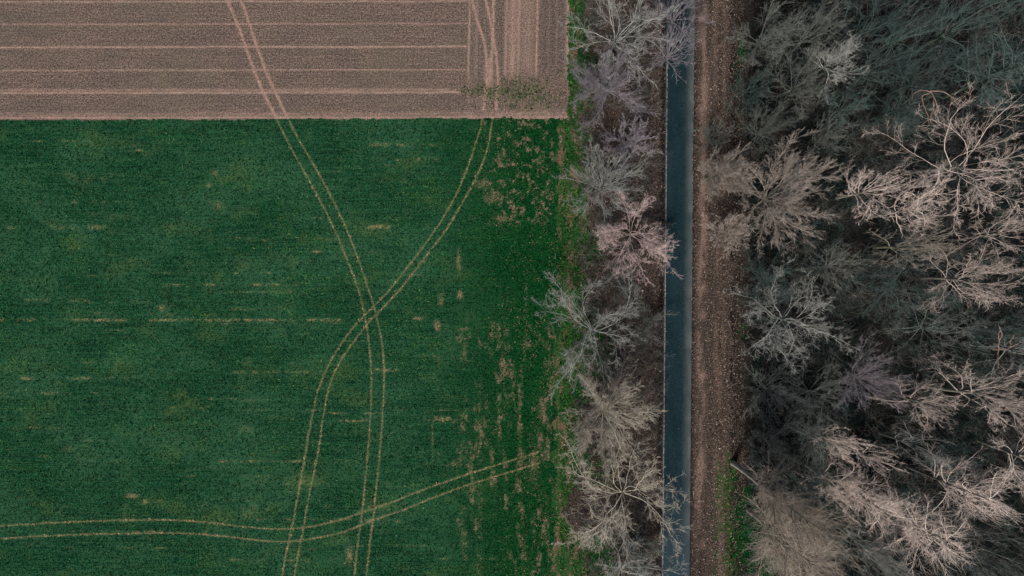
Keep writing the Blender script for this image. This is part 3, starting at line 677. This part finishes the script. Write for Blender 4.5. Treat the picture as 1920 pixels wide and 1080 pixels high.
T(1520, 1090, 76, 23, 'birch', 'second beige birch crown at the bottom edge, right of the green patch', 'column', group=WG, dens=1.6, tw=.0085, zc=.72, wander=.1, base=(1402, 955))
T(1960, 660, 70, 18, 'grey', 'crown mostly outside the right edge beside the dead snag', 'broad', group=WG, tw=.0095)
T(1980, 880, 80, 20, 'pale', 'pale crown mostly outside the lower right edge', 'broad', group=WG, tw=.0095)

# dead snags with broken boughs
def snag(px, py, h, segs, label):
    f = (H-h)/H; x, y = W(px, py); P = []; R = []
    e = link('dead_snag', None, loc=(x*f, y*f, 0)); tag(e, label, 'dead tree', 'dead snags in the wood')
    rgs = np.random.RandomState(int(px))
    t = np.linspace(0, 1, 6); P0 = np.stack([t*.3*rgs.randn(), t*.3*rgs.randn(), t*h], 1)[None]; R0 = np.linspace(.2, .1, 6)[None]
    V, F, th = tubes(P0, R0, 7); link('trunk', raw_mesh('trunk', V, F, [BK['dim']], {'thick': np.ones(len(V))}, True), e)
    tops = []; rr = []
    for s in segs:
        s = np.array(s, float); k = np.linspace(0, len(s)-1, 14); 
        q = np.stack([np.interp(k, range(len(s)), s[:, 0]), np.interp(k, range(len(s)), s[:, 1])], 1)
        q += rgs.randn(14, 2)*.7
        z = h-.2+np.cumsum(rgs.rand(14))*.12
        fz = (H-z)/H; wx = (q[:, 0]-960)*PX*fz-x*f; wy = (540-q[:, 1])*PX*fz-y*f
        tops.append(np.stack([wx, wy, z], 1)); rr.append(np.linspace(.08, .035, 14))
    V, F, th = tubes(np.array(tops), np.array(rr), 5)
    link('branches', raw_mesh('branches', V, F, [BK['dead']], {'thick': np.full(len(V), .3)}, True), e)
snag(1745, 172, 13, [[(1745,172),(1752,185),(1757,205),(1748,215),(1735,228),(1718,243)],[(1745,172),(1765,170),(1783,180),(1797,192),(1790,198)],[(1745,172),(1727,180),(1733,200),(1741,218),(1742,235)],[(1745,172),(1728,168),(1712,176),(1709,188)],[(1783,180),(1786,188),(1792,198)],[(1757,205),(1747,212),(1741,226)]],
     'broken twisted pale boughs above the largest pale tree')
snag(1872, 655, 12, [[(1872,655),(1870,672),(1873,690)],[(1872,655),(1873,640),(1872,628),(1876,615)],[(1872,655),(1885,657),(1900,648),(1912,642)],[(1872,640),(1880,628),(1874,612)],[(1872,655),(1860,656)],[(1896,651),(1894,640),(1902,628)]],
     'dead orange brown snag in a dark gap near the right edge')

# undergrowth: twiggy brushwood between the trees, too tangled to count
def undergrowth(name, label, n, xr, yr, densf, cols, seed, hh=(.6, 3.2), tw=.0085):
    rg = np.random.RandomState(seed)
    px = rg.uniform(xr[0], xr[1], n); py = rg.uniform(yr[0], yr[1], n)
    k = rg.rand(n) < densf(px, py); px, py = px[k], py[k]; m = len(px); X, Y = W(px, py)
    hgt = rg.uniform(hh[0], hh[1], m)
    p = np.stack([X, Y, np.zeros(m)], 1); a = rg.rand(m)*6.283
    d = norm(np.stack([np.cos(a)*.7, np.sin(a)*.7, np.ones(m)], 1))
    P1, D1, R1 = sweep(rg, p, d, hgt, np.full(m, .03), np.full(m, tw), 4, .2, .02)
    p, d, l, r = kids(rg, P1, D1, R1, hgt, 6, .2, .9, .75, .7)
    P2, D2, R2 = sweep(rg, p, d, l, np.full(len(l), tw*1.2), np.full(len(l), tw*.8), 3, .25, .03)
    p, d, l, r = kids(rg, P2, D2, R2, l, 4, .2, .8, .7, .8)
    P3, D3, R3 = sweep(rg, p, d, l, np.full(len(l), tw), np.full(len(l), tw*.6), 3, .25, .03)
    c = pal(rg, m, cols, .2)
    VV, FF, CC = [], [], []; off = 0
    for P, R, rep in ((P1, R1, 1), (P2, R2, 6), (P3, R3, 24)):
        V, F, th = tubes(P, R, 3); VV.append(V); FF.append(F+off); off += len(V)
        CC.append(np.repeat(c, len(V)//m, 0))
    o = link(name, raw_mesh(name, np.concatenate(VV), np.concatenate(FF), [M_LEAF], {'col': np.clip(np.concatenate(CC), .002, 1)}))
    return tag(o, label, 'undergrowth', kind='stuff')
undergrowth('undergrowth', 'dark twiggy brushwood between the trees of the wood', 9000, (1385, 1990), (-50, 1130),
    lambda x, y: sst(1385, 1420, x)*(.25+.9*sst(.35, .6, fbm(x/60, y/60, 99, 3))), [(92, 112, 106), (56, 78, 74), (116, 116, 108), (66, 66, 64), (134, 130, 124), (50, 54, 50)], 5)
undergrowth('undergrowth', 'brown grey scrub under the row of trees left of the road', 4200, (1085, 1238), (-50, 1130),
    lambda x, y: sst(.3, .6, fbm(x/30, y/50, 98, 3))*.9, [(116, 110, 102), (98, 102, 98), (130, 124, 118), (80, 78, 74)], 6, (.5, 2.2))
# a few pale stones and a sawn stick lying on the litter
def stone(px, py, s, label):
    rgs = np.random.RandomState(int(px+py)); nu, nv = 8, 6
    V = []
    for j in range(nv):
        for i in range(nu):
            th = math.pi*(j+.5)/nv; a = 2*math.pi*i/nu; r = s*(.75+.4*rgs.rand())
            V.append((r*math.sin(th)*math.cos(a), r*.8*math.sin(th)*math.sin(a), s*.5+r*.55*math.cos(th)))
    F = [(j*nu+i, (j+1)*nu+i, (j+1)*nu+(i+1) % nu, j*nu+(i+1) % nu) for j in range(nv-1) for i in range(nu)]
    X, Y = W(px, py); g = STM
    o = link('stone', raw_mesh('stone', np.array(V), np.array(F), [g]), loc=(X, Y, .02)); tag(o, label, 'stone')
_g = N('pale_limestone'); STM = _g.done(_g.mix(_g.noise(9), srgb(180, 180, 180), srgb(240, 240, 236)), .9)
stone(1205, 545, .13, 'pale stone in the brown leaves left of the road')
stone(1349, 841, .12, 'pale stone on the leafy bare strip right of the road')
stone(1601, 146, .14, 'pale stone on the dark floor of the upper wood')
X, Y = W(1091, 88)
P = np.array([[[-.35, .2, .10], [-.1, .06, .12], [.15, -.08, .11], [.38, -.24, .10]]]); V, F, th = tubes(P, np.array([[.06, .07, .065, .05]]), 7)
_g = N('fresh_cut_wood'); _m = _g.done(_g.mix(_g.noise(6), srgb(190, 140, 90), srgb(226, 184, 130)), .8)
tag(link('stick', raw_mesh('stick', V, F, [_m], None, True), loc=(X, Y, 0)), 'short yellowish cut stick lying on the green verge', 'stick')
